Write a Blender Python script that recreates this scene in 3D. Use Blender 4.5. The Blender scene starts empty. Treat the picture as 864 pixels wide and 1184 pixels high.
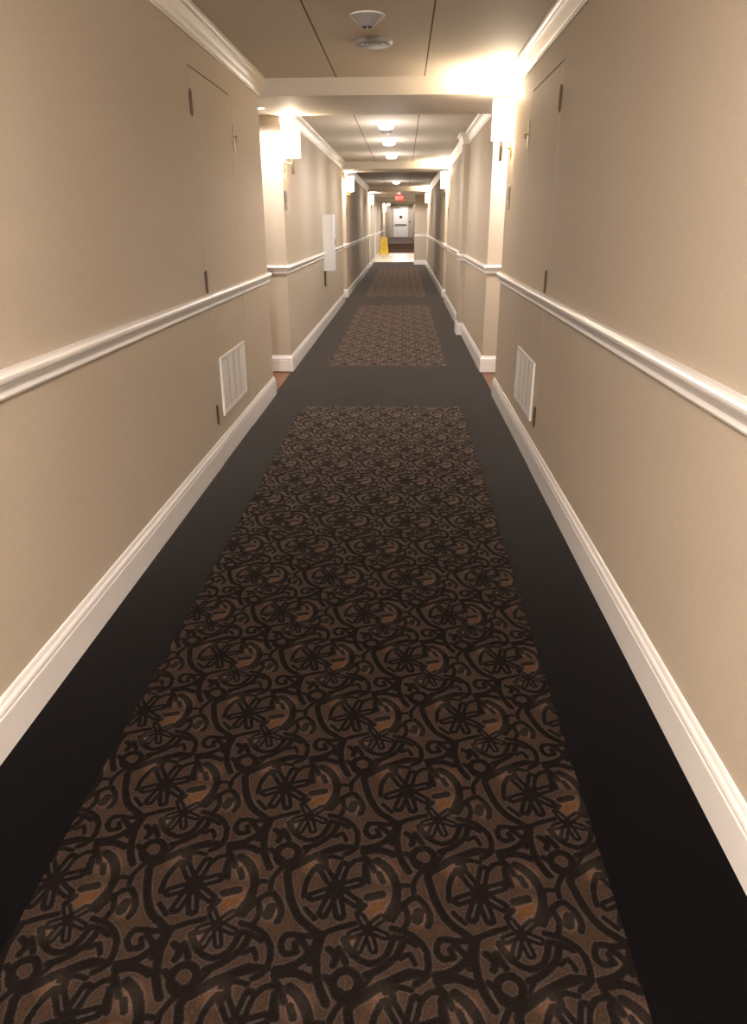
import bpy, bmesh, math, random
import numpy as np
from mathutils import Vector, Matrix
C = bpy.context.scene
COL = C.collection
PI = math.pi

# ---------------------------------------------------------------- camera
cam_d = bpy.data.cameras.new('camera'); cam = bpy.data.objects.new('camera', cam_d); COL.objects.link(cam)
r_ = (0.99923345, 0.03897932, -0.00362281); u_ = (-0.01119863, 0.37329357, 0.92764568); f_ = (-0.03751138, 0.92689402, -0.37344393)
M = Matrix.Identity(4)
for i in range(3):
    M[i][0] = r_[i]; M[i][1] = u_[i]; M[i][2] = -f_[i]
M[0][3], M[1][3], M[2][3] = 0, 0, 1.4
cam.matrix_world = M
cam_d.sensor_fit = 'HORIZONTAL'; cam_d.sensor_width = 36; cam_d.lens = 36*830.0913/864
cam_d.clip_start = 0.02; cam_d.clip_end = 200
C.camera = cam
# ---------------------------------------------------------------- world, exposure
w = bpy.data.worlds.new('world'); C.world = w; w.use_nodes = True
w.node_tree.nodes['Background'].inputs[0].default_value = (1, .86, .7, 1)
w.node_tree.nodes['Background'].inputs[1].default_value = 0.0
C.view_settings.view_transform = 'Standard'; C.view_settings.look = 'None'
C.view_settings.exposure = 1.85; C.view_settings.gamma = 1.0; C.view_settings.use_curve_mapping = False
SCONCE_W = 13.0        # each sconce bulb
SHADE_E = 1.8         # glow of the linen shades
WARM = (1.0, .845, .63); NEUTRAL = (1.0, .93, .87)
DOWN_W = 10.0
NEAR_W = 88.0  # fill power of the lamps added behind the viewpoint

# ---------------------------------------------------------------- materials
def mat(name, col, rough=.6, metal=0, spec=.3, sheen=0, noise=0, nscale=40, bump=0, bscale=200, emit=None, es=0, stretch=None, srough=.5, stint=None):
    m = bpy.data.materials.new(name); m.use_nodes = True
    nt = m.node_tree; b = nt.nodes['Principled BSDF']
    b.inputs['Base Color'].default_value = (*col, 1); b.inputs['Roughness'].default_value = rough
    b.inputs['Metallic'].default_value = metal; b.inputs['Specular IOR Level'].default_value = spec
    if sheen:
        b.inputs['Sheen Weight'].default_value = sheen; b.inputs['Sheen Roughness'].default_value = srough
        b.inputs['Sheen Tint'].default_value = (*(stint or (.9, .8, .7)), 1)
    if emit:
        b.inputs['Emission Color'].default_value = (*emit, 1); b.inputs['Emission Strength'].default_value = es
    if noise or bump:
        tc = nt.nodes.new('ShaderNodeTexCoord'); mp = nt.nodes.new('ShaderNodeMapping')
        nt.links.new(tc.outputs['Object'], mp.inputs['Vector'])
        if stretch: mp.inputs['Scale'].default_value = stretch
    if noise:
        n = nt.nodes.new('ShaderNodeTexNoise'); n.inputs['Scale'].default_value = nscale; n.inputs['Detail'].default_value = 5
        nt.links.new(mp.outputs[0], n.inputs['Vector'])
        mx = nt.nodes.new('ShaderNodeMix'); mx.data_type = 'RGBA'
        mx.inputs[6].default_value = (*[c*(1-noise) for c in col], 1); mx.inputs[7].default_value = (*[min(1, c*(1+noise)) for c in col], 1)
        nt.links.new(n.outputs[0], mx.inputs[0]); nt.links.new(mx.outputs[2], b.inputs['Base Color'])
    if bump:
        n2 = nt.nodes.new('ShaderNodeTexNoise'); n2.inputs['Scale'].default_value = bscale; n2.inputs['Detail'].default_value = 3
        nt.links.new(mp.outputs[0], n2.inputs['Vector'])
        bp = nt.nodes.new('ShaderNodeBump'); bp.inputs['Strength'].default_value = bump; bp.inputs['Distance'].default_value = .002
        nt.links.new(n2.outputs[0], bp.inputs['Height']); nt.links.new(bp.outputs[0], b.inputs['Normal'])
    return m

def wallpaper():
    m = mat('linen_wallpaper', (.50, .375, .25), rough=.7, spec=.15)
    nt = m.node_tree; b = nt.nodes['Principled BSDF']
    tc = nt.nodes.new('ShaderNodeTexCoord')
    outs = []
    for sc in ((1, 1, 14), (14, 14, 1)):
        mp = nt.nodes.new('ShaderNodeMapping'); mp.inputs['Scale'].default_value = sc
        nt.links.new(tc.outputs['Object'], mp.inputs['Vector'])
        n = nt.nodes.new('ShaderNodeTexNoise'); n.inputs['Scale'].default_value = 42; n.inputs['Detail'].default_value = 4
        nt.links.new(mp.outputs[0], n.inputs['Vector']); outs.append(n.outputs[0])
    ad = nt.nodes.new('ShaderNodeMath'); ad.operation = 'ADD'; nt.links.new(outs[0], ad.inputs[0]); nt.links.new(outs[1], ad.inputs[1])
    rm = nt.nodes.new('ShaderNodeMapRange'); rm.inputs['From Min'].default_value = .7; rm.inputs['From Max'].default_value = 1.3
    nt.links.new(ad.outputs[0], rm.inputs['Value'])
    mx = nt.nodes.new('ShaderNodeMix'); mx.data_type = 'RGBA'
    mx.inputs[6].default_value = (.450, .378, .296, 1); mx.inputs[7].default_value = (.515, .438, .348, 1)
    nt.links.new(rm.outputs[0], mx.inputs[0]); nt.links.new(mx.outputs[2], b.inputs['Base Color'])
    bp = nt.nodes.new('ShaderNodeBump'); bp.inputs['Strength'].default_value = .35; bp.inputs['Distance'].default_value = .001
    nt.links.new(ad.outputs[0], bp.inputs['Height']); nt.links.new(bp.outputs[0], b.inputs['Normal'])
    return m

def ceiling_panels():
    # painted ceiling panels with thin recessed seams
    m = mat('ceiling_panel', (.60, .53, .44), rough=.75, spec=.2)
    nt = m.node_tree; b = nt.nodes['Principled BSDF']
    tc = nt.nodes.new('ShaderNodeTexCoord'); sx = nt.nodes.new('ShaderNodeSeparateXYZ'); nt.links.new(tc.outputs['Object'], sx.inputs[0])
    def math_(op, a, bb):
        n = nt.nodes.new('ShaderNodeMath'); n.operation = op
        for i, v in enumerate((a, bb)):
            if isinstance(v, (int, float)): n.inputs[i].default_value = v
            elif v is not None: nt.links.new(v, n.inputs[i])
        return n.outputs[0]
    def seam(o, off, per, half):
        a = math_('ADD', o, off); a = math_('DIVIDE', a, per); a = math_('FRACT', a, None); a = math_('SUBTRACT', a, .5)
        a = math_('ABSOLUTE', a, None); a = math_('SUBTRACT', .5, a); a = math_('MULTIPLY', a, per); return math_('LESS_THAN', a, half)
    s1 = seam(sx.outputs[0], .52+6.65, .665, .005); s2 = seam(sx.outputs[1], -5.36+24.4, 1.22, .003)
    s2 = math_('MULTIPLY', s2, .35)
    s = math_('MAXIMUM', s1, s2)
    mx = nt.nodes.new('ShaderNodeMix'); mx.data_type = 'RGBA'
    mx.inputs[6].default_value = (.60, .53, .44, 1); mx.inputs[7].default_value = (.12, .09, .06, 1)
    nt.links.new(s, mx.inputs[0]); nt.links.new(mx.outputs[2], b.inputs['Base Color'])
    return m

def planks(name, c1, c2, per=(.09, .9)):
    m = mat(name, c1, rough=.35, spec=.4)
    nt = m.node_tree; b = nt.nodes['Principled BSDF']
    tc = nt.nodes.new('ShaderNodeTexCoord'); br = nt.nodes.new('ShaderNodeTexBrick')
    nt.links.new(tc.outputs['Object'], br.inputs['Vector'])
    br.inputs['Color1'].default_value = (*c1, 1); br.inputs['Color2'].default_value = (*c2, 1); br.inputs['Mortar'].default_value = (.03, .012, .006, 1)
    br.inputs['Scale'].default_value = 1; br.inputs['Mortar Size'].default_value = .0015; br.inputs['Brick Width'].default_value = per[1]; br.inputs['Row Height'].default_value = per[0]
    nt.links.new(br.outputs['Color'], b.inputs['Base Color'])
    return m

M_wall = wallpaper()
M_ceil = ceiling_panels()
M_soffit = mat('painted_plaster', (.54, .485, .41), rough=.7, spec=.2, bump=.05, bscale=120)
M_trim = mat('white_semigloss_trim', (.80, .765, .74), rough=.28, spec=.5)
M_crown = mat('cream_gloss_crown', (.66, .60, .52), rough=.36, spec=.6)
M_wood = planks('red_brown_wood_floor', (.19, .075, .027), (.14, .052, .019))
M_tile = mat('cream_stone_tile', (.80, .74, .64), rough=.3, noise=.05, nscale=6)
M_border = mat('charcoal_carpet', (.0034, .0030, .0034), rough=.95, spec=.0, srough=.25, sheen=.42, stint=(.92, .82, .76), noise=.25, nscale=260, bump=.5, bscale=700)
M_brown = mat('brown_carpet', (.14, .085, .065), rough=.95, spec=.0, sheen=.3, noise=.25, nscale=200)
M_upper = mat('grey_brown_carpet', (.085, .066, .064), rough=.95, spec=.0, sheen=.3, noise=.2, nscale=200)
M_brass = mat('aged_brass', (.42, .30, .15), rough=.35, metal=1)
M_bronze = mat('dark_bronze', (.16, .115, .07), rough=.42, metal=.9)
M_hinge = mat('dull_bronze_hinge', (.115, .080, .052), rough=.5, metal=.5)
M_gap = mat('dark_gap', (.02, .014, .008), rough=.9)
M_white = mat('white_painted_metal', (.78, .77, .77), rough=.4)
M_grille = mat('grille_paint', (.44, .40, .355), rough=.4)
M_grilleback = mat('grille_shadow_backing', (.20, .17, .145), rough=.8)
M_plastic = mat('pale_grey_plastic', (.36, .33, .31), rough=.45, spec=.5)
M_dark = mat('dark_plastic', (.025, .02, .018), rough=.4)
M_yellow = mat('yellow_plastic', (.86, .58, .02), rough=.35)
M_bulb = mat('lit_bulb', (1, .9, .8), emit=WARM, es=6)
M_shade = mat('lit_linen_shade', (.9, .85, .75), rough=.8, emit=(1, .84, .62), es=SHADE_E)
M_led = mat('lit_diffuser', (1, 1, 1), emit=(1, .93, .88), es=6)
M_red = mat('red_backlit_face', (.45, .03, .02), emit=(1, .05, .035), es=.28)
M_letter = mat('pale_red_backlit_letters', (.8, .3, .25), emit=(1, .35, .28), es=.45)
M_door = mat('white_door_paint', (.80, .78, .77), rough=.35)
M_roomdoor = mat('brown_wood_door', (.17, .08, .04), rough=.4)

# ---------------------------------------------------------------- mesh helpers
def bm_new(): return bmesh.new()
def bx(bm, x0, x1, y0, y1, z0, z1, bev=0):
    x0, x1 = sorted((x0, x1)); y0, y1 = sorted((y0, y1)); z0, z1 = sorted((z0, z1))
    r = bmesh.ops.create_cube(bm, size=1)
    vs = r['verts']
    for v in vs:
        v.co = Vector((x0+(v.co.x+.5)*(x1-x0), y0+(v.co.y+.5)*(y1-y0), z0+(v.co.z+.5)*(z1-z0)))
    if bev:
        es = list({e for v in vs for e in v.link_edges})
        bmesh.ops.bevel(bm, geom=es, offset=bev, segments=2, affect='EDGES', clamp_overlap=True)
    return bm
def lathe(bm, prof, center=(0, 0, 0), axis='z', seg=32, cap=True):
    """prof: list of (radius, height)"""
    rings = []
    for r, h in prof:
        ring = []
        for i in range(seg):
            a = 2*PI*i/seg; p = (r*math.cos(a), r*math.sin(a), h)
            if axis == 'x': p = (p[2], p[0], p[1])
            if axis == 'y': p = (p[0], p[2], p[1])
            ring.append(bm.verts.new((center[0]+p[0], center[1]+p[1], center[2]+p[2])))
        rings.append(ring)
    for a, b in zip(rings[:-1], rings[1:]):
        for i in range(seg): bm.faces.new((a[i], a[(i+1) % seg], b[(i+1) % seg], b[i]))
    if cap:
        bm.faces.new(rings[0][::-1]); bm.faces.new(rings[-1])
    return bm
def tube(bm, a, b, r, seg=16, r2=None):
    a = Vector(a); b = Vector(b); d = b-a; q = d.to_track_quat('Z', 'Y'); r2 = r if r2 is None else r2
    R0 = []; R1 = []
    for i in range(seg):
        t = 2*PI*i/seg; o = Vector((math.cos(t), math.sin(t), 0))
        R0.append(bm.verts.new(a+q @ (o*r))); R1.append(bm.verts.new(b+q @ (o*r2)))
    for i in range(seg): bm.faces.new((R0[i], R0[(i+1) % seg], R1[(i+1) % seg], R1[i]))
    bm.faces.new(R0[::-1]); bm.faces.new(R1)
    return bm
def sweep(bm, path, prof, side):
    """extrude profile [(offset from wall, z)] along plan path [(x,y)] with mitred corners; side=+1: offsets to the right of travel"""
    n = len(path); P = [Vector(p) for p in path]; rings = []
    for i in range(n):
        ns = []
        if i > 0: d = (P[i]-P[i-1]).normalized(); ns.append(Vector((d.y, -d.x))*side)
        if i < n-1: d = (P[i+1]-P[i]).normalized(); ns.append(Vector((d.y, -d.x))*side)
        if len(ns) == 2:
            m = (ns[0]+ns[1]); m = m/(1+ns[0].dot(ns[1]))
        else: m = ns[0]
        rings.append([bm.verts.new((P[i].x+m.x*o, P[i].y+m.y*o, z)) for o, z in prof])
    k = len(prof)
    for a, b in zip(rings[:-1], rings[1:]):
        for j in range(k): bm.faces.new((a[j], a[(j+1) % k], b[(j+1) % k], b[j]))
    bm.faces.new(rings[0][::-1]); bm.faces.new(rings[-1])
    return bm
def obj(name, bm, m, parent=None, smooth=False, kind=None):
    bmesh.ops.recalc_face_normals(bm, faces=bm.faces)
    me = bpy.data.meshes.new(name); bm.to_mesh(me); bm.free()
    if smooth:
        for f in me.polygons: f.use_smooth = True
    for mm in (m if isinstance(m, (list, tuple)) else [m]): me.materials.append(mm)
    o = bpy.data.objects.new(name, me); COL.objects.link(o)
    if parent: o.parent = parent
    if kind: o['kind'] = kind
    if smooth:
        try:
            md = o.modifiers.new('edges', 'EDGE_SPLIT'); md.split_angle = math.radians(35)
        except Exception: pass
    return o
def tag(o, label, cat, group=None):
    o['label'] = label; o['category'] = cat
    if group: o['group'] = group
    return o
def thing(name, label, cat, loc=(0, 0, 0), rz=0, group=None):
    o = bpy.data.objects.new(name, None); COL.objects.link(o); o.empty_display_size = .05
    o.location = loc; o.rotation_euler = (0, 0, rz); return tag(o, label, cat, group)
def copy_tree(o, parent=None):
    c = o.copy(); COL.objects.link(c); c.parent = parent
    for ch in list(o.children): copy_tree(ch, c)
    return c

# ---------------------------------------------------------------- layout numbers (metres; y runs down the corridor)
XL, XR = -1.126, .803
HC, HS = 2.42, 2.30            # ceiling panels / dropped soffits
BACK = -9.0
SEC = [(-8.6, -1.8), (-.7, 6.23), (7.30, 14.24), (15.12, 24.1), (25.0, 27.4)]
SECL = SEC[:-1]+[(25.0, 31.0)]
DY0, DY1, DZ = 4.25, 5.20, 2.165   # flush service doors
AL, AR = -2.25, 1.95           # alcove backs
BUMP = (9.9, 10.25, .74)

# walls -----------------------------------------------------------
def side_wall(side):
    x = XL if side < 0 else XR; xo = x+side*.12; back = AL if side < 0 else AR
    bm = bm_new(); secs = SECL if side < 0 else SEC
    for (y0, y1) in secs:
        if y0 == -.7:
            bx(bm, x, xo, y0, DY0, 0, HC); bx(bm, x, xo, DY1, y1, 0, HC); bx(bm, x, xo, DY0, DY1, DZ, HC)
            bx(bm, x+side*.045, xo, DY0, DY1, 0, DZ)
        else: bx(bm, x, xo, y0, y1, 0, HC)
        # returns into the alcoves
        bx(bm, xo, back, y0, y0+.12, 0, HC)
        if not (side < 0 and y1 == 31.0): bx(bm, xo, back+side*(0 if y1 != 27.4 else 1.6), y1-.12, y1, 0, HC)
    for a, b in zip(secs[:-1], secs[1:]): bx(bm, back, back+side*.12, a[1]-.12, b[0]+.12, 0, HC)
    if side > 0:
        bx(bm, BUMP[2], XR, BUMP[0], BUMP[1], 0, HC)
        bx(bm, .39, XR, 27.4, 27.52, 0, HS)
    return obj('wall_left' if side < 0 else 'wall_right', bm, M_wall, kind='structure')
side_wall(-1); side_wall(1)
bm = bm_new(); bx(bm, XL-.12, XR+.12, BACK-.12, BACK+.4, 0, HC); obj('wall_rear', bm, M_wall, kind='structure')

# ceilings ---------------------------------------------------------
bm = bm_new()
for (y0, y1) in SEC[:-1]: bx(bm, XL-.1, XR+.1, y0, y1, HC, HC+.08)
bx(bm, XL-1.2, 3.2, 29.4, 33.4, HC, HC+.08); bx(bm, XL-1.2, 3.2, 34, 38.2, HC, HC+.08)
obj('ceiling', bm, M_ceil, kind='structure')
bm = bm_new()
for a, b in ((-1.8, -.7), (6.23, 7.30), (14.24, 15.12), (24.1, 29.4)): bx(bm, AL-.12, AR+.12, a, b, HS, HC+.08)
bx(bm, XL-1.2, 3.2, 33.4, 34, HS, HC+.08); bx(bm, XL-1.2, 3.2, 38.2, 39.0, HS, HC+.4)
obj('ceiling', bm, M_soffit, kind='structure')
bm = bm_new(); bx(bm, -1.3, .9, 39.0, 57.3, 2.70, 2.8); obj('ceiling', bm, M_soffit, kind='structure')

# floors -----------------------------------------------------------
bm = bm_new(); bx(bm, AL-.12, AR+.12, BACK, 29.3, -.1, -.008); obj('floor', bm, M_wood, kind='structure')
bm = bm_new(); bx(bm, XL-1.2, 3.2, 29.3, 38.8, -.1, 0); obj('floor', bm, M_tile, kind='structure')
UP = .42
bm = bm_new()
for k in range(3): bx(bm, -1.25, .9, 38.8+.3*k, 39.1+.3*k, -.1, .14*(k+1), .01)
obj('floor', bm, M_brown, kind='structure')
bm = bm_new(); bx(bm, -1.25, .9, 39.7, 57.3, -.1, UP); obj('floor', bm, M_upper, kind='structure')

# lobby and far passage walls ---------------------------------------
bm = bm_new()
bx(bm, XL, XL-.12, 31.0, 43.0, 0, HC+.3)
bx(bm, XL, -1.0, 43.0, 43.2, 0, 2.8)
bx(bm, -1.0, -1.12, 43.2, 57.3, 0, 2.8)
obj('wall_left', bm, M_wall, kind='structure')
bm = bm_new()
bx(bm, .65, .77, 38.9, 57.3, 0, 2.8); bx(bm, .77, 3.2, 38.9, 39.02, 0, 2.8); bx(bm, 3.2, 3.3, 27.4, 39, 0, HC+.1)
obj('wall_right', bm, M_wall, kind='structure')
bm = bm_new(); bx(bm, -1.1, .8, 57.06, 57.2, UP, 2.8); obj('wall_far', bm, M_soffit, kind='structure')

# mouldings ----------------------------------------------------------
BASE = [(0, 0), (.019, 0), (.019, .112), (.0165, .117), (.0165, .122), (.018, .126), (.016, .135), (.010, .143), (.009, .149), (.006, .157), (0, .159)]
RAIL = [(0, .944), (.012, .944), (.015, .951), (.013, .957), (.012, .964), (.015, .972), (.020, .980), (.0215, .985), (.030, .992), (.033, 1.000), (.033, 1.008), (.029, 1.015), (.020, 1.020), (0, 1.022)]
CROWN = [(0, 2.300), (.012, 2.300), (.014, 2.306), (.014, 2.316), (.018, 2.320), (.024, 2.332), (.031, 2.350), (.041, 2.368), (.052, 2.380), (.052, 2.388), (.060, 2.392), (.066, 2.400), (.068, 2.408), (.068, 2.4195), (0, 2.4195)]
def paths(side):
    x = XL if side < 0 else XR; out = []
    secs = SECL if side < 0 else SEC
    for (y0, y1) in secs:
        rt = .9
        p0 = [(x+side*rt, y0), (x, y0)]; p1 = [(x, y1), (x+side*rt, y1)]
        if side < 0 and y1 == 31.0: p1 = [(x, 29.9)]
        if side > 0 and y1 == 27.4: p1 = [(x, 27.4), (.39, 27.4)]
        if y0 == -.7: out.append(p0+[(x, DY0-.003)]); out.append([(x, DY1+.003)]+p1)
        elif side > 0 and y0 == 7.30:
            b = BUMP[2]; out.append(p0+[(x, BUMP[0]), (b, BUMP[0]), (b, BUMP[1]), (x, BUMP[1])]+p1)
        else: out.append(p0+p1)
    return out
for side, nm in ((-1, 'left'), (1, 'right')):
    bb = bm_new(); br = bm_new(); bc = bm_new(); sd = 1 if side < 0 else -1
    for p in paths(side):
        sweep(bb, p, BASE, sd); sweep(br, p, RAIL, sd)
    x = XL if side < 0 else XR
    for (y0, y1) in SEC[:-1]:
        p = [(x, y0+.004), (x, y1-.004)]
        if side > 0 and y0 == 7.30:
            b = BUMP[2]; p = [(x, y0+.004), (x, BUMP[0]), (b, BUMP[0]), (b, BUMP[1]), (x, BUMP[1]), (x, y1-.004)]
        sweep(bc, p, CROWN, sd)
    if side < 0:
        sweep(bb, [(x, 30.2), (x, 42.9)], BASE, sd); sweep(br, [(x, 30.2), (x, 42.9)], RAIL, sd)
    obj('baseboard_'+nm, bb, M_trim, kind='structure')
    obj('trim_1' if side < 0 else 'trim_2', br, M_trim, kind='structure')
    obj('trim_3' if side < 0 else 'trim_4', bc, M_crown, kind='structure')
bm = bm_new(); bx(bm, XL, XL+.03, 29.95, 30.15, 0, HS, .004); bx(bm, XL-.0, XL+.07, 42.9, 43.0, 0, HC, .004)
obj('trim_5', bm, M_trim, kind='structure')
# white casing of the lobby opening on the cream floor edge

STROKES=[([(0.094,0.076),(0.109,0.066),(0.122,0.052),(0.134,0.032),(0.141,0.009),(0.142,-0.013),(0.139,-0.035),(0.131,-0.054),(0.122,-0.073)],0.0094),
([(0.077,-0.024),(0.108,-0.015)],0.0087),
([(-0.113,0.033),(-0.105,-0.001),(-0.096,-0.032),(-0.085,-0.057),(-0.073,-0.078),(-0.058,-0.092),(-0.042,-0.103),(-0.031,-0.113),(-0.021,-0.121)],0.0087),
([(-0.015,-0.116),(-0.020,-0.141),(-0.023,-0.166),(-0.020,-0.196),(-0.013,-0.225),(-0.004,-0.245),(0.006,-0.263)],0.0080),
([(-0.021,-0.121),(-0.027,-0.141),(-0.035,-0.159),(-0.050,-0.176),(-0.068,-0.189),(-0.085,-0.195),(-0.103,-0.199)],0.0080),
([(0.058,-0.261),(0.040,-0.254),(0.025,-0.246),(0.018,-0.234),(0.016,-0.220),(0.019,-0.208),(0.027,-0.199),(0.038,-0.195),(0.050,-0.195),(0.060,-0.203),(0.067,-0.215),(0.066,-0.227),(0.062,-0.238),(0.055,-0.242),(0.047,-0.245)],0.0080),
([(0.058,-0.261),(0.070,-0.253),(0.082,-0.244),(0.096,-0.233),(0.111,-0.223),(0.131,-0.214),(0.151,-0.206),(0.167,-0.201),(0.182,-0.196)],0.0087),
([(-0.031,0.212),(-0.008,0.206),(0.012,0.197),(0.030,0.181),(0.042,0.161),(0.045,0.135),(0.042,0.112),(0.031,0.100),(0.018,0.092)],0.0065),
([(0.040,0.112),(0.023,0.115),(0.005,0.116),(-0.014,0.108),(-0.034,0.097),(-0.053,0.086),(-0.072,0.073)],0.0073),
([(-0.011,0.144),(-0.002,0.151),(0.006,0.155),(0.012,0.146),(0.017,0.133)],0.0051),
([(-0.021,-0.121),(-0.037,-0.122),(-0.054,-0.123),(-0.074,-0.120),(-0.091,-0.121),(-0.098,-0.132),(-0.100,-0.146),(-0.095,-0.157),(-0.086,-0.165),(-0.076,-0.163),(-0.065,-0.159)],0.0065),
([(-0.193,-0.078),(-0.181,-0.057),(-0.168,-0.039),(-0.152,-0.025),(-0.136,-0.021),(-0.121,-0.039),(-0.111,-0.062),(-0.111,-0.078),(-0.116,-0.091)],0.0065),
([(-0.101,-0.210),(-0.081,-0.205),(-0.061,-0.203),(-0.045,-0.208),(-0.030,-0.215)],0.0087),
([(-0.127,0.050),(-0.137,0.034),(-0.145,0.018),(-0.146,0.005),(-0.145,-0.008)],0.0058),
([(-0.015,-0.116),(-0.001,-0.109),(0.013,-0.103),(0.031,-0.096),(0.050,-0.090)],0.0065),
([(0.031,-0.126),(0.040,-0.144),(0.051,-0.160),(0.067,-0.172),(0.085,-0.179),(0.102,-0.176),(0.118,-0.165),(0.128,-0.144),(0.136,-0.118)],0.0065),
([(0.136,-0.118),(0.146,-0.119),(0.156,-0.122),(0.169,-0.128),(0.182,-0.136)],0.0058),
([(0.076,0.076),(0.070,0.070),(0.066,0.061),(0.065,0.045),(0.067,0.025)],0.0051),
([(-0.075,-0.262),(-0.082,-0.248),(-0.088,-0.234),(-0.094,-0.227),(-0.100,-0.221)],0.0058),
([(-0.020,-0.015),(-0.047,-0.027)],0.0138),
([(-0.008,-0.033),(-0.020,-0.068)],0.0138),
([(0.009,-0.034),(0.018,-0.071)],0.0138),
([(0.024,-0.020),(0.052,-0.039)],0.0138),
([(0.025,0.004),(0.056,0.015)],0.0138),
([(0.009,0.022),(0.018,0.059)],0.0138),
([(-0.011,0.017),(-0.029,0.046)],0.0138),
([(0.002,-0.005),(0.008,-0.005)],0.0188),
([(0.066,-0.107),(0.046,-0.116)],0.0102),
([(0.072,-0.120),(0.062,-0.150)],0.0102),
([(0.085,-0.120),(0.094,-0.148)],0.0102),
([(0.095,-0.107),(0.118,-0.117)],0.0102),
([(0.091,-0.091),(0.109,-0.075)],0.0102),
([(0.073,-0.090),(0.063,-0.073)],0.0102),
([(0.080,-0.101),(0.090,-0.100)],0.0102),
([(-0.162,0.100),(-0.152,0.090),(-0.143,0.080),(-0.136,0.075),(-0.129,0.071)],0.0065),
([(-0.064,-0.129),(-0.051,-0.142),(-0.040,-0.155),(-0.037,-0.169),(-0.035,-0.182)],0.0065),
([(0.021,0.046),(0.031,0.062),(0.042,0.074),(0.054,0.078),(0.065,0.078)],0.0058),
([(0.109,0.018),(0.100,0.040)],0.0058),
([(-0.185,-0.018),(-0.180,-0.003),(-0.175,0.008),(-0.167,0.010),(-0.158,0.009)],0.0058),
([(0.022,-0.149),(0.039,-0.179)],0.0065),
([(-0.051,0.047),(-0.059,0.031),(-0.065,0.014),(-0.067,-0.006),(-0.067,-0.027)],0.0058),
([(-0.041,0.074),(-0.028,0.080),(-0.016,0.085),(-0.003,0.083),(0.010,0.080)],0.0051),
([(0.054,-0.065),(0.070,-0.045)],0.0058),
([(0.066,0.061),(0.076,0.017)],0.0065),
([(-0.060,-0.056),(-0.036,-0.082)],0.0051),
([(0.156,-0.122),(0.151,-0.142),(0.143,-0.160),(0.125,-0.178),(0.106,-0.192),(0.092,-0.199),(0.081,-0.203)],0.0073),
([(-0.168,-0.039),(-0.162,-0.056),(-0.158,-0.072),(-0.162,-0.087),(-0.168,-0.101)],0.0058),
([(-0.139,-0.076),(-0.135,-0.057)],0.0102),
([(-0.105,0.056),(-0.113,0.033)],0.0087),
([(-0.105,0.056),(-0.072,0.073)],0.0087),
([(-0.065,-0.159),(-0.072,-0.141)],0.0058),
([(0.001,-0.150),(0.010,-0.157),(0.017,-0.165),(0.017,-0.174),(0.013,-0.184)],0.0073),
([(0.076,-0.229),(0.100,-0.192)],0.0043),
([(0.126,-0.220),(0.133,-0.235),(0.137,-0.248),(0.129,-0.253),(0.117,-0.255)],0.0058)]
VEINS=[((-0.020,-0.015),(-0.045,-0.026)),
((-0.008,-0.033),(-0.019,-0.065)),
((0.009,-0.034),(0.018,-0.068)),
((0.024,-0.020),(0.049,-0.038)),
((0.025,0.004),(0.053,0.014)),
((0.009,0.022),(0.018,0.056)),
((-0.011,0.017),(-0.027,0.044)),
((0.066,-0.107),(0.046,-0.116)),
((0.072,-0.120),(0.062,-0.150)),
((0.085,-0.120),(0.094,-0.148)),
((0.095,-0.107),(0.118,-0.117)),
((0.091,-0.091),(0.109,-0.075)),
((0.073,-0.090),(0.063,-0.073))]
# ---------------------------------------------------------------- carpet: one wall to wall runner with three patterned fields
PA = (.325, 0.0); PB = (.1625, .31)
def stroke_field(X, Y):
    """distance to the nearest woven dark stroke edge, on the repeating lattice"""
    best = np.full(X.shape, 9.0, np.float32); TINT = np.zeros(X.shape, np.float32); VEIN = np.full(X.shape, .05, np.float32)
    j = np.floor(Y/PB[1])
    for dj in (-1, 0, 1, 2):
        jj = j+dj
        ly = Y-jj*PB[1]; lx0 = X-jj*PB[0]
        i = np.floor(lx0/PA[0])
        for di in (-1, 0, 1, 2):
            lx = lx0-(i+di)*PA[0]
            m0 = (np.abs(lx) < .30) & (np.abs(ly) < .30)
            if not m0.any(): continue
            px = lx[m0]; py = ly[m0]; loc = np.full(px.shape, 9.0, np.float32)
            for pts, r in STROKES:
                for (ax, ay), (bx_, by_) in zip(pts[:-1], pts[1:]):
                    dx, dy = bx_-ax, by_-ay; L = dx*dx+dy*dy
                    t = np.clip(((px-ax)*dx+(py-ay)*dy)/L, 0, 1)
                    d = np.hypot(px-ax-t*dx, py-ay-t*dy)-r
                    loc = np.minimum(loc, d)
            best[m0] = np.minimum(best[m0], loc)
            vl = np.full(px.shape, .05, np.float32)
            for (ax, ay), (bx_, by_) in VEINS:
                dx, dy = bx_-ax, by_-ay; t = np.clip(((px-ax)*dx+(py-ay)*dy)/(dx*dx+dy*dy), 0, 1)
                vl = np.minimum(vl, np.hypot(px-ax-t*dx, py-ay-t*dy))
            VEIN[m0] = np.minimum(VEIN[m0], vl)
            for cx, cy, cr_ in ((.112, .045, .030), (.105, -.045, .034), (.192, -.068, .022), (.045, -.135, .020), (-.05, .065, .028)):
                TINT[m0] = np.maximum(TINT[m0], np.clip(1.5-np.hypot(px-cx, py-cy)/cr_, 0, 1))
    return best, TINT, VEIN
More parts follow.
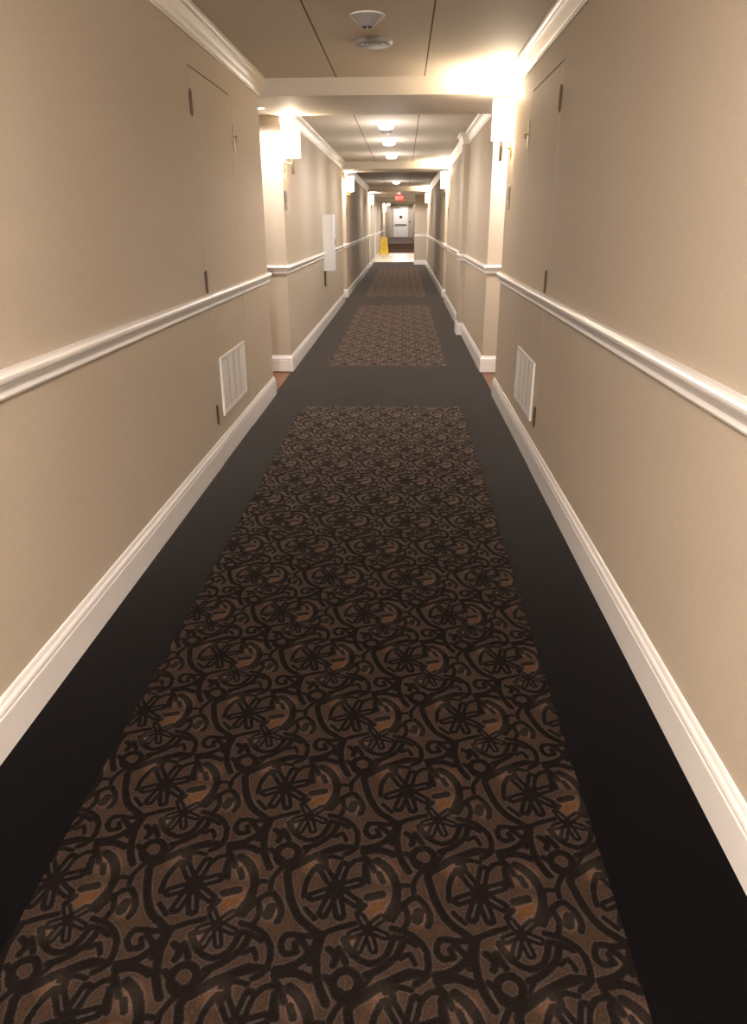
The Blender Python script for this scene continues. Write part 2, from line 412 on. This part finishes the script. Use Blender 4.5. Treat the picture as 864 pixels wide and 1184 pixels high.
def grid_mesh(name, blocks, z, m):
    V = []; F = []; Tn = []; Vn = []; Dv = []; base = 0
    for (x0, x1, y0, y1, sx, sy) in blocks:
        nx = max(2, int(round((x1-x0)/sx))+1); ny = max(2, int(round((y1-y0)/sy))+1)
        X, Y = np.meshgrid(np.linspace(x0, x1, nx), np.linspace(y0, y1, ny))
        d, tn, vn = stroke_field(X+.14, Y-1.81); Tn.append(tn.reshape(-1)); Vn.append(vn.reshape(-1))
        V.append(np.stack([X, Y, np.full_like(X, z)], -1).reshape(-1, 3)); Dv.append(d.reshape(-1))
        idx = np.arange(nx*ny).reshape(ny, nx)+base
        F.append(np.stack([idx[:-1, :-1], idx[:-1, 1:], idx[1:, 1:], idx[1:, :-1]], -1).reshape(-1, 4)); base += nx*ny
    V = np.concatenate(V).astype(np.float32); F = np.concatenate(F).astype(np.int32); Dv = np.concatenate(Dv).astype(np.float32)
    me = bpy.data.meshes.new(name)
    me.vertices.add(len(V)); me.vertices.foreach_set('co', V.ravel())
    me.loops.add(F.size); me.loops.foreach_set('vertex_index', F.ravel())
    me.polygons.add(len(F)); me.polygons.foreach_set('loop_start', np.arange(len(F), dtype=np.int32)*4)
    me.update(calc_edges=True); me.validate()
    at = me.attributes.new('weave', 'FLOAT', 'POINT'); at.data.foreach_set('value', Dv)
    at2 = me.attributes.new('ochre', 'FLOAT', 'POINT'); at2.data.foreach_set('value', np.concatenate(Tn).astype(np.float32))
    at3 = me.attributes.new('vein', 'FLOAT', 'POINT'); at3.data.foreach_set('value', np.concatenate(Vn).astype(np.float32))
    me.materials.append(m)
    o = bpy.data.objects.new(name, me); COL.objects.link(o); return o
def carpet_mat():
    m = mat('scroll_pattern_carpet', (.05, .03, .02), rough=.95, spec=0, sheen=.62, srough=.25, stint=(1, .80, .68))
    nt = m.node_tree; b = nt.nodes['Principled BSDF']
    at = nt.nodes.new('ShaderNodeAttribute'); at.attribute_name = 'weave'
    tc = nt.nodes.new('ShaderNodeTexCoord')
    n = nt.nodes.new('ShaderNodeTexNoise'); n.inputs['Scale'].default_value = 330; n.inputs['Detail'].default_value = 2; nt.links.new(tc.outputs['Object'], n.inputs['Vector'])
    n2 = nt.nodes.new('ShaderNodeTexNoise'); n2.inputs['Scale'].default_value = 14; nt.links.new(tc.outputs['Object'], n2.inputs['Vector'])
    ma = nt.nodes.new('ShaderNodeMath'); ma.operation = 'MULTIPLY_ADD'; nt.links.new(n.outputs[0], ma.inputs[0]); ma.inputs[1].default_value = .004
    nt.links.new(at.outputs['Fac'], ma.inputs[2])
    mr = nt.nodes.new('ShaderNodeMapRange'); mr.inputs['From Min'].default_value = 0.0; mr.inputs['From Max'].default_value = .03
    nt.links.new(ma.outputs[0], mr.inputs['Value'])
    cr = nt.nodes.new('ShaderNodeValToRGB'); nt.links.new(mr.outputs[0], cr.inputs[0])
    e = cr.color_ramp.elements
    e[0].position = .02; e[0].color = (.0072, .0052, .0048, 1)
    e[1].position = 1.0; e[1].color = (.034, .019, .0118, 1)
    for p_, c_ in ((.10, (.014, .0105, .0090, 1)), (.17, (.037, .027, .023, 1)), (.25, (.024, .015, .0118, 1)), (.45, (.030, .017, .0112, 1))):
        x = e.new(p_); x.color = c_
    cr2 = nt.nodes.new('ShaderNodeValToRGB'); nt.links.new(mr.outputs[0], cr2.inputs[0]); e = cr2.color_ramp.elements
    e[0].position = .10; e[0].color = (.014, .0105, .0090, 1); e[1].position = .45; e[1].color = (.060, .027, .011, 1)
    x = e.new(.20); x.color = (.066, .042, .032, 1)
    ao = nt.nodes.new('ShaderNodeAttribute'); ao.attribute_name = 'ochre'
    mo = nt.nodes.new('ShaderNodeMix'); mo.data_type = 'RGBA'
    nt.links.new(ao.outputs['Fac'], mo.inputs[0]); nt.links.new(cr.outputs[0], mo.inputs[6]); nt.links.new(cr2.outputs[0], mo.inputs[7])
    mx = nt.nodes.new('ShaderNodeMix'); mx.data_type = 'RGBA'; mx.blend_type = 'MULTIPLY'; mx.inputs[0].default_value = 1
    mr2 = nt.nodes.new('ShaderNodeMapRange'); mr2.inputs['From Min'].default_value = .3; mr2.inputs['From Max'].default_value = .7; mr2.inputs['To Min'].default_value = .7; mr2.inputs['To Max'].default_value = 1.25
    nt.links.new(n.outputs[0], mr2.inputs['Value'])
    va = nt.nodes.new('ShaderNodeAttribute'); va.attribute_name = 'vein'
    vr = nt.nodes.new('ShaderNodeMapRange'); vr.inputs['From Min'].default_value = .0012; vr.inputs['From Max'].default_value = .0038; vr.inputs['To Min'].default_value = .8; vr.inputs['To Max'].default_value = 0
    nt.links.new(va.outputs['Fac'], vr.inputs['Value'])
    mv = nt.nodes.new('ShaderNodeMix'); mv.data_type = 'RGBA'; nt.links.new(vr.outputs[0], mv.inputs[0]); nt.links.new(mo.outputs[2], mv.inputs[6]); mv.inputs[7].default_value = (.036, .029, .027, 1)
    st = nt.nodes.new('ShaderNodeMapRange'); st.inputs['From Min'].default_value = .0; st.inputs['From Max'].default_value = .006; st.inputs['To Min'].default_value = .28; st.inputs['To Max'].default_value = .95
    nt.links.new(ma.outputs[0], st.inputs['Value']); nt.links.new(st.outputs[0], b.inputs['Sheen Weight'])
    nt.links.new(mv.outputs[2], mx.inputs[6]); nt.links.new(mr2.outputs[0], mx.inputs[7]); nt.links.new(mx.outputs[2], b.inputs['Base Color'])
    bp = nt.nodes.new('ShaderNodeBump'); bp.inputs['Strength'].default_value = .5; bp.inputs['Distance'].default_value = .002
    nt.links.new(n.outputs[0], bp.inputs['Height']); nt.links.new(bp.outputs[0], b.inputs['Normal'])
    return m
M_pattern = carpet_mat()
runner = thing('carpet_runner', 'dark wall-to-wall corridor carpet with charcoal border and brown scrollwork fields', 'carpet')
bm = bm_new(); bx(bm, XL+.001, XR-.001, -8.5, 9.899, -.008, 0); bx(bm, XL+.001, BUMP[2]-.001, 9.899, 10.251, -.008, 0); bx(bm, XL+.001, XR-.001, 10.251, 27.395, -.008, 0); bx(bm, XL+.001, .389, 27.395, 29.3, -.008, 0)
obj('border', bm, M_border, runner)
PX0, PX1 = -.816, .486
for blocks in (((PX0, PX1, -8, .4, .05, .05), (PX0, PX1, .4, .7, .02, .02), (PX0, PX1, .7, 2.2, .0027, .0027), (PX0, PX1, 2.2, 3.4, .004, .004), (PX0, PX1, 3.4, 5.8, .0055, .007)),
               ((PX0+.03, PX1-.02, 7.6, 13.6, .007, .010),), ((PX0+.02, PX1, 15.3, 24.8, .012, .022),)):
    o = grid_mesh('patterned_field', blocks, .0012, M_pattern); o.parent = runner

# ---------------------------------------------------------------- flush service doors with rail and baseboard carried across
def lift_latch(side, y):
    x = XL if side < 0 else XR; s = -side
    t = thing('door_latch', 'small brass latch plate on the %s wall beside the flush door' % ('left' if side < 0 else 'right'), 'latch', (x, y, 1.925))
    bm = bm_new(); bx(bm, 0, s*.004, -.020, .020, -.080, .080, .0012); obj('plate', bm, M_bronze, t)
    bm = bm_new(); tube(bm, (s*.004, 0, .005), (s*.016, 0, .005), .006); lathe(bm, [(.001, -.018), (.007, -.015), (.009, -.006), (.009, .006), (.007, .015), (.001, .018)], (s*.020, 0, -.008), 'z', 20)
    obj('knob', bm, M_brass, t, smooth=True)
def service_door(side, n):
    x = XL if side < 0 else XR; s = -side; g = .0055
    d = bpy.data.objects.new('door_%d' % n, None); COL.objects.link(d); d.location = (x, DY0, 0); d['kind'] = 'structure'
    bm = bm_new(); bx(bm, -s*.04, 0, g, DY1-DY0-g, .006, DZ-g, .0012); obj('door_leaf', bm, M_wall, d)
    def loc(p): return [(a, b) for a, b in p]
    bm = bm_new(); sweep(bm, [(0, g), (0, DY1-DY0-g)], RAIL, 1 if side < 0 else -1); obj('chair_rail', bm, M_trim, d)
    bm = bm_new(); sweep(bm, [(0, g), (0, DY1-DY0-g)], [(o, z if z else .004) for o, z in BASE], 1 if side < 0 else -1); obj('baseboard', bm, M_trim, d)
    for z in (1.99, 1.09, .315):
        bm = bm_new(); tube(bm, (s*.006, 0, z-.055), (s*.006, 0, z+.055), .0065, 12)
        for k in (-.0595, .0595): lathe(bm, [(.0015, -.004), (.005, -.002), (.005, .002), (.0015, .004)], (s*.006, 0, z+k), 'z', 12)
        bx(bm, 0, s*.002, -.012, .012, z-.05, z+.05)
        obj('hinge', bm, M_hinge, d, smooth=True)
service_door(-1, 1); service_door(1, 2)
lift_latch(-1, 5.275); lift_latch(1, 5.275)

# return air grilles -----------------------------------------------
def grille(side, y0, y1, z0, z1, label):
    x = XL if side < 0 else XR; s = -side; W_ = y1-y0; H_ = z1-z0
    t = thing('air_grille', label, 'vent', (x, y0, z0))
    bm = bm_new(); f = .028
    sweep_prof = None
    for (a, b, c, d_) in ((0, W_, 0, f), (0, W_, H_-f, H_), (0, f, f, H_-f), (W_-f, W_, f, H_-f)): bx(bm, 0, s*.012, a, b, c, d_, .003)
    obj('frame', bm, M_trim, t)
    bm = bm_new(); bx(bm, 0, s*.002, f, W_-f, f, H_-f); obj('backing', bm, M_grilleback, t)
    bm = bm_new(); n = 30; ih = H_-2*f
    for k in range(n):
        z = f+ih*(k+.5)/n; 
        v = [bm.verts.new(p) for p in ((s*.003, f, z+.0045), (s*.010, f, z-.004), (s*.0108, f, z-.003), (s*.0038, f, z+.0055),
                                        (s*.003, W_-f, z+.0045), (s*.010, W_-f, z-.004), (s*.0108, W_-f, z-.003), (s*.0038, W_-f, z+.0055))]
        for q in ((0, 1, 2, 3), (7, 6, 5, 4), (0, 4, 5, 1), (1, 5, 6, 2), (2, 6, 7, 3), (3, 7, 4, 0)): bm.faces.new([v[i] for i in q])
    obj('louvres', bm, M_grille, t)
    bm = bm_new()
    for k in range(1, 4): yy = f+(W_-2*f)*k/4; bx(bm, s*.009, s*.012, yy-.006, yy+.004, f, H_-f)
    obj('mullions', bm, M_grille, t)
    for (yy, zz) in ((W_/2, f/2), (W_/2, H_-f/2)):
        bm = bm_new(); lathe(bm, [(.004, 0), (.004, s*.0015), (.001, s*.002)], (s*.012, yy, zz), 'x', 12); obj('screw', bm, M_grille, t)
grille(-1, 4.40, 5.11, .27, .635, 'white louvred air grille low on the left wall')
grille(1, 4.37, 5.04, .255, .615, 'white louvred air grille low on the right wall')

# ---------------------------------------------------------------- wall sconces
def make_sconce(side):
    s = -side
    t = thing('wall_sconce', 'x', 'wall lamp')
    # origin: on the wall at shade mid height
    bm = bm_new(); lathe(bm, [(.001, 0), (.030, 0), (.030, s*.005), (.024, s*.010), (.001, s*.011)], (0, 0, 0), 'x', 28)
    for v in bm.verts: v.co.z = v.co.z*2.1-.20
    obj('backplate', bm, M_brass, t, smooth=True)
    bm = bm_new(); tube(bm, (s*.008, 0, -.185), (s*.08, 0, -.185), .006, 12); lathe(bm, [(.001, -.012), (.010, -.006), (.010, .006), (.001, .012)], (s*.022, 0, -.185), 'x', 16)
    obj('arm', bm, M_brass, t, smooth=True)
    bm = bm_new(); lathe(bm, [(.008, -.275), (.012, -.272), (.012, -.150), (.016, -.147), (.016, -.140), (.006, -.138), (.006, .05)], (s*.08, 0, 0), 'z', 20)
    obj('stem', bm, M_bronze, t, smooth=True)
    bm = bm_new(); R = .076
    lathe(bm, [(R, -.135), (R, .135), (R-.002, .135), (R-.002, -.135)], (s*.08, 0, 0), 'z', 40, cap=False)
    bm.verts.ensure_lookup_table(); n = 40
    for i in range(n): bm.faces.new((bm.verts[i], bm.verts[(i+1) % n], bm.verts[3*n+(i+1) % n], bm.verts[3*n+i]))
    obj('lamp_shade', bm, M_shade, t, smooth=True)
    bm = bm_new(); lathe(bm, [(.004, .03), (.012, .045), (.021, .07), (.023, .085), (.018, .10), (.008, .11), (.001, .113)], (s*.08, 0, 0), 'z', 20)
    obj('bulb', bm, M_bulb, t, smooth=True)
    ld = bpy.data.lights.new('sconce_light', 'POINT'); ld.energy = SCONCE_W; ld.color = WARM; ld.shadow_soft_size = .03
    lo = bpy.data.objects.new('sconce_light', ld); COL.objects.link(lo); lo.location = (s*.08, 0, .128); lo.parent = t
    ld = bpy.data.lights.new('sconce_light', 'POINT'); ld.energy = SCONCE_W*.06; ld.color = WARM; ld.shadow_soft_size = .03
    lo = bpy.data.objects.new('sconce_light', ld); COL.objects.link(lo); lo.location = (s*.08, .0, -.125); lo.parent = t
    return t
SL = make_sconce(-1); SR = make_sconce(1)
G = 'drum shade wall sconces along the corridor'
spots = [(-1, 7.43, 'lit drum sconce nearest on the left wall, above a dark room plaque'),
         (1, 6.05, 'lit drum sconce nearest on the right wall, beside the flush door'),
         (-1, 15.27, 'lit drum sconce on the left wall just past the second recess'),
         (1, 14.05, 'lit drum sconce on the right wall just before the second recess'),
         (-1, 25.15, 'farthest lit drum sconce on the left wall, near the yellow floor sign'),
         (1, 23.95, 'farthest lit drum sconce on the right wall, near the red exit sign'),
         (-1, 42.6, 'small added drum sconce on the lobby left wall past the yellow floor sign'),  # sconce added to light the lobby end
         (-2, 47.5, 'small added drum sconce on the left wall of the far raised passage'),  # sconce added to brighten the top of the passage wall
         (-1, -.5, 'added unseen drum sconce on the left wall behind the viewpoint'),  # this and the next: unseen sconces added to light the near walls
         (1, -2.0, 'added unseen drum sconce on the right wall behind the viewpoint')]
used = {-1: False, 1: False}
for side, y, lab in spots:
    far = side == -2; side = max(side, -1)
    p = SL if side < 0 else SR
    o = p if not used[side] else copy_tree(p); used[side] = True
    o.location = (-1.0 if far else XL if side < 0 else XR, y, 2.105+(UP if far else 0)); o['label'] = lab; o['group'] = G

# room plaques -------------------------------------------------------
def make_plaque():
    t = thing('room_plaque', 'x', 'sign')
    bm = bm_new(); bx(bm, 0, .006, -.075, .075, -.085, .085, .002); obj('back_panel', bm, M_bronze, t)
    bm = bm_new(); bx(bm, .006, .0085, -.06, .06, -.015, .070, .001); obj('inset_panel', bm, M_hinge, t)
    return t
P0 = make_plaque(); first = True
for side, y, lab in ((-1, 7.40, 'dark room plaque under the nearest left sconce'), (1, 6.03, 'dark room plaque under the nearest right sconce'),
                     (-1, 15.27, 'dark room plaque under the second left sconce'), (1, 14.05, 'dark room plaque under the second right sconce')):
    o = P0 if first else copy_tree(P0); first = False
    o.location = (XL if side < 0 else XR, y, 1.60 if side < 0 else 1.575); o.rotation_euler = (0, 0, 0 if side < 0 else PI)
    o['label'] = lab; o['group'] = 'room plaques by the door recesses'

# white cabinet over the chair rail ------------------------------------
t = thing('wall_cabinet', 'tall white box cabinet mounted over the left chair rail', 'cabinet', (XL, 10.7, .77))
bm = bm_new(); bx(bm, 0, .125, 0, .34, 0, .74, .004); obj('body', bm, M_white, t)
bm = bm_new(); bx(bm, .125, .143, -.002, .342, -.002, .742, .003); obj('door', bm, M_white, t)
bm = bm_new(); bx(bm, .143, .150, .28, .30, .33, .42, .002); obj('handle', bm, M_hinge, t)
bm = bm_new(); bx(bm, 0, .018, -.014, .014, -.095, .095, .003)
o = obj('conduit_strip', bm, M_hinge); o.location = (XL, 10.78, .65); tag(o, 'narrow dark strip fixed to the left wall under the white cabinet', 'bracket')

# ---------------------------------------------------------------- ceiling devices
def at(o, x, y, z): o.location = (x, y, z); return o
t = thing('smoke_alarm', 'pale cone-shaped detector on the ceiling closest to the viewer', 'detector', (-.205, 4.50, HC))
bm = bm_new(); lathe(bm, [(.090, 0), (.090, -.008), (.084, -.012), (.036, -.050), (.030, -.054), (.001, -.054)], seg=40); obj('housing', bm, M_plastic, t, smooth=True)
bm = bm_new(); lathe(bm, [(.093, 0), (.093, -.006), (.0905, -.006), (.0905, 0)], seg=40); obj('rim', bm, M_trim, t, smooth=True)
for dx in (-.014, .014):
    bm = bm_new(); lathe(bm, [(.010, 0), (.010, -.006), (.001, -.008)], (dx, -.012, -.054), seg=14); obj('sensor', bm, M_dark, t, smooth=True)
t = thing('ceiling_disc', 'flat round grey disc on the ceiling beside the cone detector', 'detector', (-.195, 5.08, HC))
bm = bm_new(); lathe(bm, [(.118, 0), (.118, -.010), (.108, -.022), (.080, -.027), (.001, -.027)], seg=40); obj('housing', bm, M_plastic, t, smooth=True)
for k in (-.06, -.035, .06):
    bm = bm_new(); lathe(bm, [(.008, 0), (.008, -.003), (.002, -.006)], (k, -.055, -.026), seg=12); obj('cap', bm, M_trim, t, smooth=True)  # white dots standing in for small highlights on the disc
t0 = thing('ceiling_lamp', 'x', 'ceiling lamp')
bm = bm_new(); lathe(bm, [(.105, 0), (.105, -.008), (.090, -.012), (.001, -.012)], seg=36); obj('rim', bm, M_trim, t0, smooth=True)
bm = bm_new(); lathe(bm, [(.086, -.012), (.084, -.045), (.074, -.058), (.050, -.066), (.001, -.068)], seg=36); obj('diffuser', bm, M_led, t0, smooth=True)
ld = bpy.data.lights.new('lamp_light', 'SPOT'); ld.energy = DOWN_W; ld.color = NEUTRAL; ld.shadow_soft_size = .06; ld.spot_size = 2.9; ld.spot_blend = .4
lo = bpy.data.objects.new('lamp_light', ld); COL.objects.link(lo); lo.location = (0, 0, -.09); lo.parent = t0
ld = bpy.data.lights.new('lamp_fill', 'POINT'); ld.energy = 4; ld.color = NEUTRAL; ld.shadow_soft_size = .06  # unseen fill point in mid-air below the lamp, lifts ceiling and walls
lo = bpy.data.objects.new('lamp_fill', ld); COL.objects.link(lo); lo.location = (0, 0, -.45); lo.parent = t0
first = True
for y, lab in ((8.9, 'lit round ceiling lamp, nearest of the row, beside a small detector'), (10.65, 'lit round ceiling lamp, second of the row down the corridor'),
               (12.75, 'lit round ceiling lamp, third of the row, before the second soffit'), (20.8, 'lit round ceiling lamp alone in the far ceiling bay'),
               (-2.6, 'added unseen ceiling lamp farther behind the viewpoint'), (.9, 'added unseen ceiling lamp above the viewpoint'), (-1.25, 'added unseen ceiling lamp behind the viewpoint')):  # last three are unseen lamps added to brighten the near section
    o = t0 if first else copy_tree(t0); first = False
    o.location = (-.205, y, HC if y > 0 or y < -2 else HS); o['label'] = lab
    if y < 2:
        for ch in o.children:
            if ch.type == 'LIGHT' and ch.data.type == 'POINT': ch.data = ch.data.copy(); ch.data.energy = NEAR_W if y < 0 else 2
    o['group'] = 'ceiling lamps along the corridor'
t = thing('smoke_detector', 'small pale detector on the ceiling just beyond the nearest lit lamp', 'detector', (-.215, 9.62, HC))
bm = bm_new(); lathe(bm, [(.062, 0), (.062, -.018), (.050, -.034), (.022, -.040), (.001, -.040)], seg=28); obj('housing', bm, M_plastic, t, smooth=True)
bm = bm_new(); lathe(bm, [(.010, -.040), (.010, -.055), (.002, -.058)], seg=12); obj('sensor', bm, M_trim, t, smooth=True)

def downlight(x, y, lab, z=HS, pw=10):
    t = thing('recessed_downlight', lab, 'ceiling lamp', (x, y, z), group='downlights in the recess soffits')
    bm = bm_new(); lathe(bm, [(.075, 0), (.075, -.005), (.060, -.008), (.058, 0)], seg=32, cap=False); obj('rim', bm, M_trim, t, smooth=True)
    bm = bm_new(); lathe(bm, [(.058, -.001), (.050, -.006), (.001, -.008)], seg=32); obj('lens', bm, M_led, t, smooth=True)
    ld = bpy.data.lights.new('downlight_beam', 'SPOT'); ld.energy = pw; ld.color = NEUTRAL; ld.spot_size = 2.95; ld.spot_blend = .25; ld.shadow_soft_size = .05
    lo = bpy.data.objects.new('downlight_beam', ld); COL.objects.link(lo); lo.location = (0, 0, -.02); lo.parent = t
downlight(-1.24, 6.80, 'small lit downlight in the soffit over the nearest left recess', pw=30)
downlight(1.05, 6.80, 'small added downlight in the soffit over the nearest right recess', pw=42)  # unseen downlight added for light in the right recess
downlight(-.16, 25.5, 'small added downlight in the soffit just before the red exit sign', pw=70)  # added to brighten the end wall beside the opening
downlight(-1.35, 14.7, 'small added downlight over the second left recess', pw=30)  # from here on the recess downlights are unseen, added for light
downlight(1.0, 14.7, 'small added downlight over the second right recess', pw=30)
downlight(-1.35, 24.55, 'small added downlight over the third left recess', pw=14)
downlight(1.0, 24.55, 'small added downlight over the third right recess', pw=14)
for k, y in enumerate((28.6, 31.5, 36.0)):
    downlight(-.25+.8*(k > 0), y, ('small added downlight in the pale plaster just before the lobby tile', 'small added lobby downlight nearest the wet floor sign', 'small added lobby downlight nearest the brown steps')[k], HS if y < 29.4 else HC, 40 if y < 29.4 else 75)  # unseen downlights added to brighten the lobby
for k, y in enumerate((42., 47., 52., 55.8)):
    downlight(-.2, y, ('added far passage downlight just above the steps', 'added far passage downlight second after the steps', 'added far passage downlight third after the steps', 'added far passage downlight right before the white door')[k], 2.70, 42)  # unseen downlights added to light the passage and door

# room doors at the back of the recesses
def room_door(x, y, side, n):
    d = bpy.data.objects.new('door_%d' % n, None); COL.objects.link(d); d.location = (x, y, -.008); d['kind'] = 'structure'; s = -side
    bm = bm_new(); bx(bm, 0, s*.035, -.40, .40, .008, 2.03, .003)
    for z0, z1 in ((.25, .95), (1.10, 1.85)): bx(bm, s*.035, s*.042, -.28, .28, z0, z1, .005)
    obj('door_leaf', bm, M_roomdoor, d)
    bm = bm_new(); bx(bm, 0, s*.05, -.46, -.405, 0, 2.09, .004); bx(bm, 0, s*.05, .405, .46, 0, 2.09, .004); bx(bm, 0, s*.05, -.46, .46, 2.035, 2.09, .004)
    obj('door_frame', bm, M_trim, d)
    bm = bm_new(); tube(bm, (s*.04, .33, 1.0), (s*.09, .33, 1.0), .01); tube(bm, (s*.085, .34, 1.0), (s*.085, .22, 1.0), .008); obj('door_handle', bm, M_bronze, d, smooth=True)
room_door(AL, 6.765, -1, 3); room_door(AR, 6.765, 1, 4)

# ---------------------------------------------------------------- exit sign
t = thing('exit_sign', 'red glowing exit sign hanging from the far soffit', 'sign', (-.155, 26.5, HS))
bm = bm_new(); bx(bm, -.09, .09, -.03, .03, -.012, 0, .003); tube(bm, (0, 0, -.012), (0, 0, -.03), .01); obj('canopy', bm, M_white, t)
bm = bm_new(); bx(bm, -.135, .135, -.012, .012, -.205, -.030, .004); obj('face_panel', bm, M_red, t)
fc = bpy.data.curves.new('lettering', 'FONT'); fc.body = 'EXIT'; fc.size = .13; fc.align_x = 'CENTER'; fc.align_y = 'CENTER'; fc.extrude = .002; fc.offset = .003
fo = bpy.data.objects.new('lettering_curve', fc); COL.objects.link(fo); bpy.context.view_layer.update()
me = bpy.data.meshes.new_from_object(fo.evaluated_get(bpy.context.evaluated_depsgraph_get())); bpy.data.objects.remove(fo)
me.materials.clear(); me.materials.append(M_letter)
lo = bpy.data.objects.new('lettering', me); COL.objects.link(lo); lo.parent = t; lo.location = (0, -.0145, -.121); lo.rotation_euler = (PI/2, 0, 0)
ld = bpy.data.lights.new('sign_glow', 'POINT'); ld.energy = .08; ld.color = (1, .1, .05); ld.shadow_soft_size = .08
l2 = bpy.data.objects.new('sign_glow', ld); COL.objects.link(l2); l2.location = (0, -.1, -.12); l2.parent = t

# ---------------------------------------------------------------- wet floor sign
t = thing('wet_floor_sign', 'yellow folding wet floor sign standing on the pale lobby tile', 'floor sign', (-.90, 35.6, 0), .12)
def sign_leaf(sg):
    bm = bm_new(); H = .80; y0 = sg*.15; y1 = sg*.012
    def P(u, v, o): return (u*(.21*(1-v)+.125*v), y0+(y1-y0)*v+o, v*H)
    # outline with feet notch and rounded top
    out = [(-1, 0), (-.62, 0), (-.55, .08), (.55, .08), (.62, 0), (1, 0), (1, .93), (.8, 1.0), (.35, 1.0), (.3, .95), (-.3, .95), (-.35, 1.0), (-.8, 1.0), (-1, .93)]
    A = [bm.verts.new(P(u, v, sg*.008)) for u, v in out]; B = [bm.verts.new(P(u, v, -sg*.008)) for u, v in out]
    n = len(out)
    bm.faces.new(A); bm.faces.new(B[::-1])
    for i in range(n): bm.faces.new((A[i], B[i], B[(i+1) % n], A[(i+1) % n]))
    return bm
obj('front_panel', sign_leaf(-1), M_yellow, t); obj('rear_panel', sign_leaf(1), M_yellow, t)
bm = bm_new(); tube(bm, (-.10, 0, .785), (.10, 0, .785), .012); obj('hinge_bar', bm, M_yellow, t, smooth=True)
bm = bm_new()   # warning pictogram: triangle outline with a stroke
M_mark = mat('dark_ochre_print', (.30, .13, .01), rough=.5)
def onp(u, z): v = z/.80; return (u, -.15+(.15-.012)*v-.0095, z)
def stroke(a, b, wd=.012):
    d = (Vector(b)-Vector(a)).normalized(); nn = Vector((-d.y, d.x))*wd/2
    q = [Vector(a)+nn, Vector(a)-nn, Vector(b)-nn, Vector(b)+nn]
    f = [bm.verts.new(onp(p.x, p.y)) for p in q]; g = [bm.verts.new(Vector(onp(p.x, p.y))+Vector((0, -.0015, 0))) for p in q]
    bm.faces.new(f[::-1]); bm.faces.new(g)
    for i in range(4): bm.faces.new((f[i], g[i], g[(i+1) % 4], f[(i+1) % 4]))
for a, b in (((-.08, .40), (.08, .40)), ((-.08, .40), (0, .60)), ((.08, .40), (0, .60)), ((0, .46), (0, .54)), ((-.07, .68), (.07, .68)), ((-.08, .30), (.08, .30)), ((-.09, .24), (.09, .24))): stroke(a, b)
obj('printed_mark', bm, M_mark, t)

# ---------------------------------------------------------------- far exit door
d = bpy.data.objects.new('door_5', None); COL.objects.link(d); d.location = (-.21, 57.05, UP); d['kind'] = 'structure'
bm = bm_new(); bx(bm, -.47, .47, -.045, 0, .01, 2.05, .003); obj('door_leaf', bm, M_door, d)
bm = bm_new()
for a, b in ((-.55, -.475), (.475, .55)): bx(bm, a, b, -.06, 0, 0, 2.13, .004)
bx(bm, -.55, .55, -.06, 0, 2.055, 2.13, .004); obj('door_frame', bm, M_trim, d)
bm = bm_new(); bx(bm, -.40, .36, -.12, -.09, .82, .89, .006); bx(bm, -.42, -.36, -.10, -.045, .81, .90, .004); bx(bm, .30, .38, -.10, -.045, .81, .90, .004); obj('push_bar', bm, M_hinge, d)
bm = bm_new(); bx(bm, -.10, .10, -.05, -.045, 1.28, 1.46, .002); obj('notice', bm, M_dark, d)
bm = bm_new(); bx(bm, -.44, -.12, -.13, -.045, 1.97, 2.03, .004); tube(bm, (-.2, -.13, 1.99), (.02, -.18, 1.99), .012); obj('door_closer', bm, M_hinge, d)
bm = bm_new(); bx(bm, .56, .64, -.04, -.02, .98, 1.10, .004); o = obj('access_reader', bm, M_dark); o.location = (-.16, 57.08, UP); tag(o, 'small dark reader on the wall right of the far white door', 'card reader')
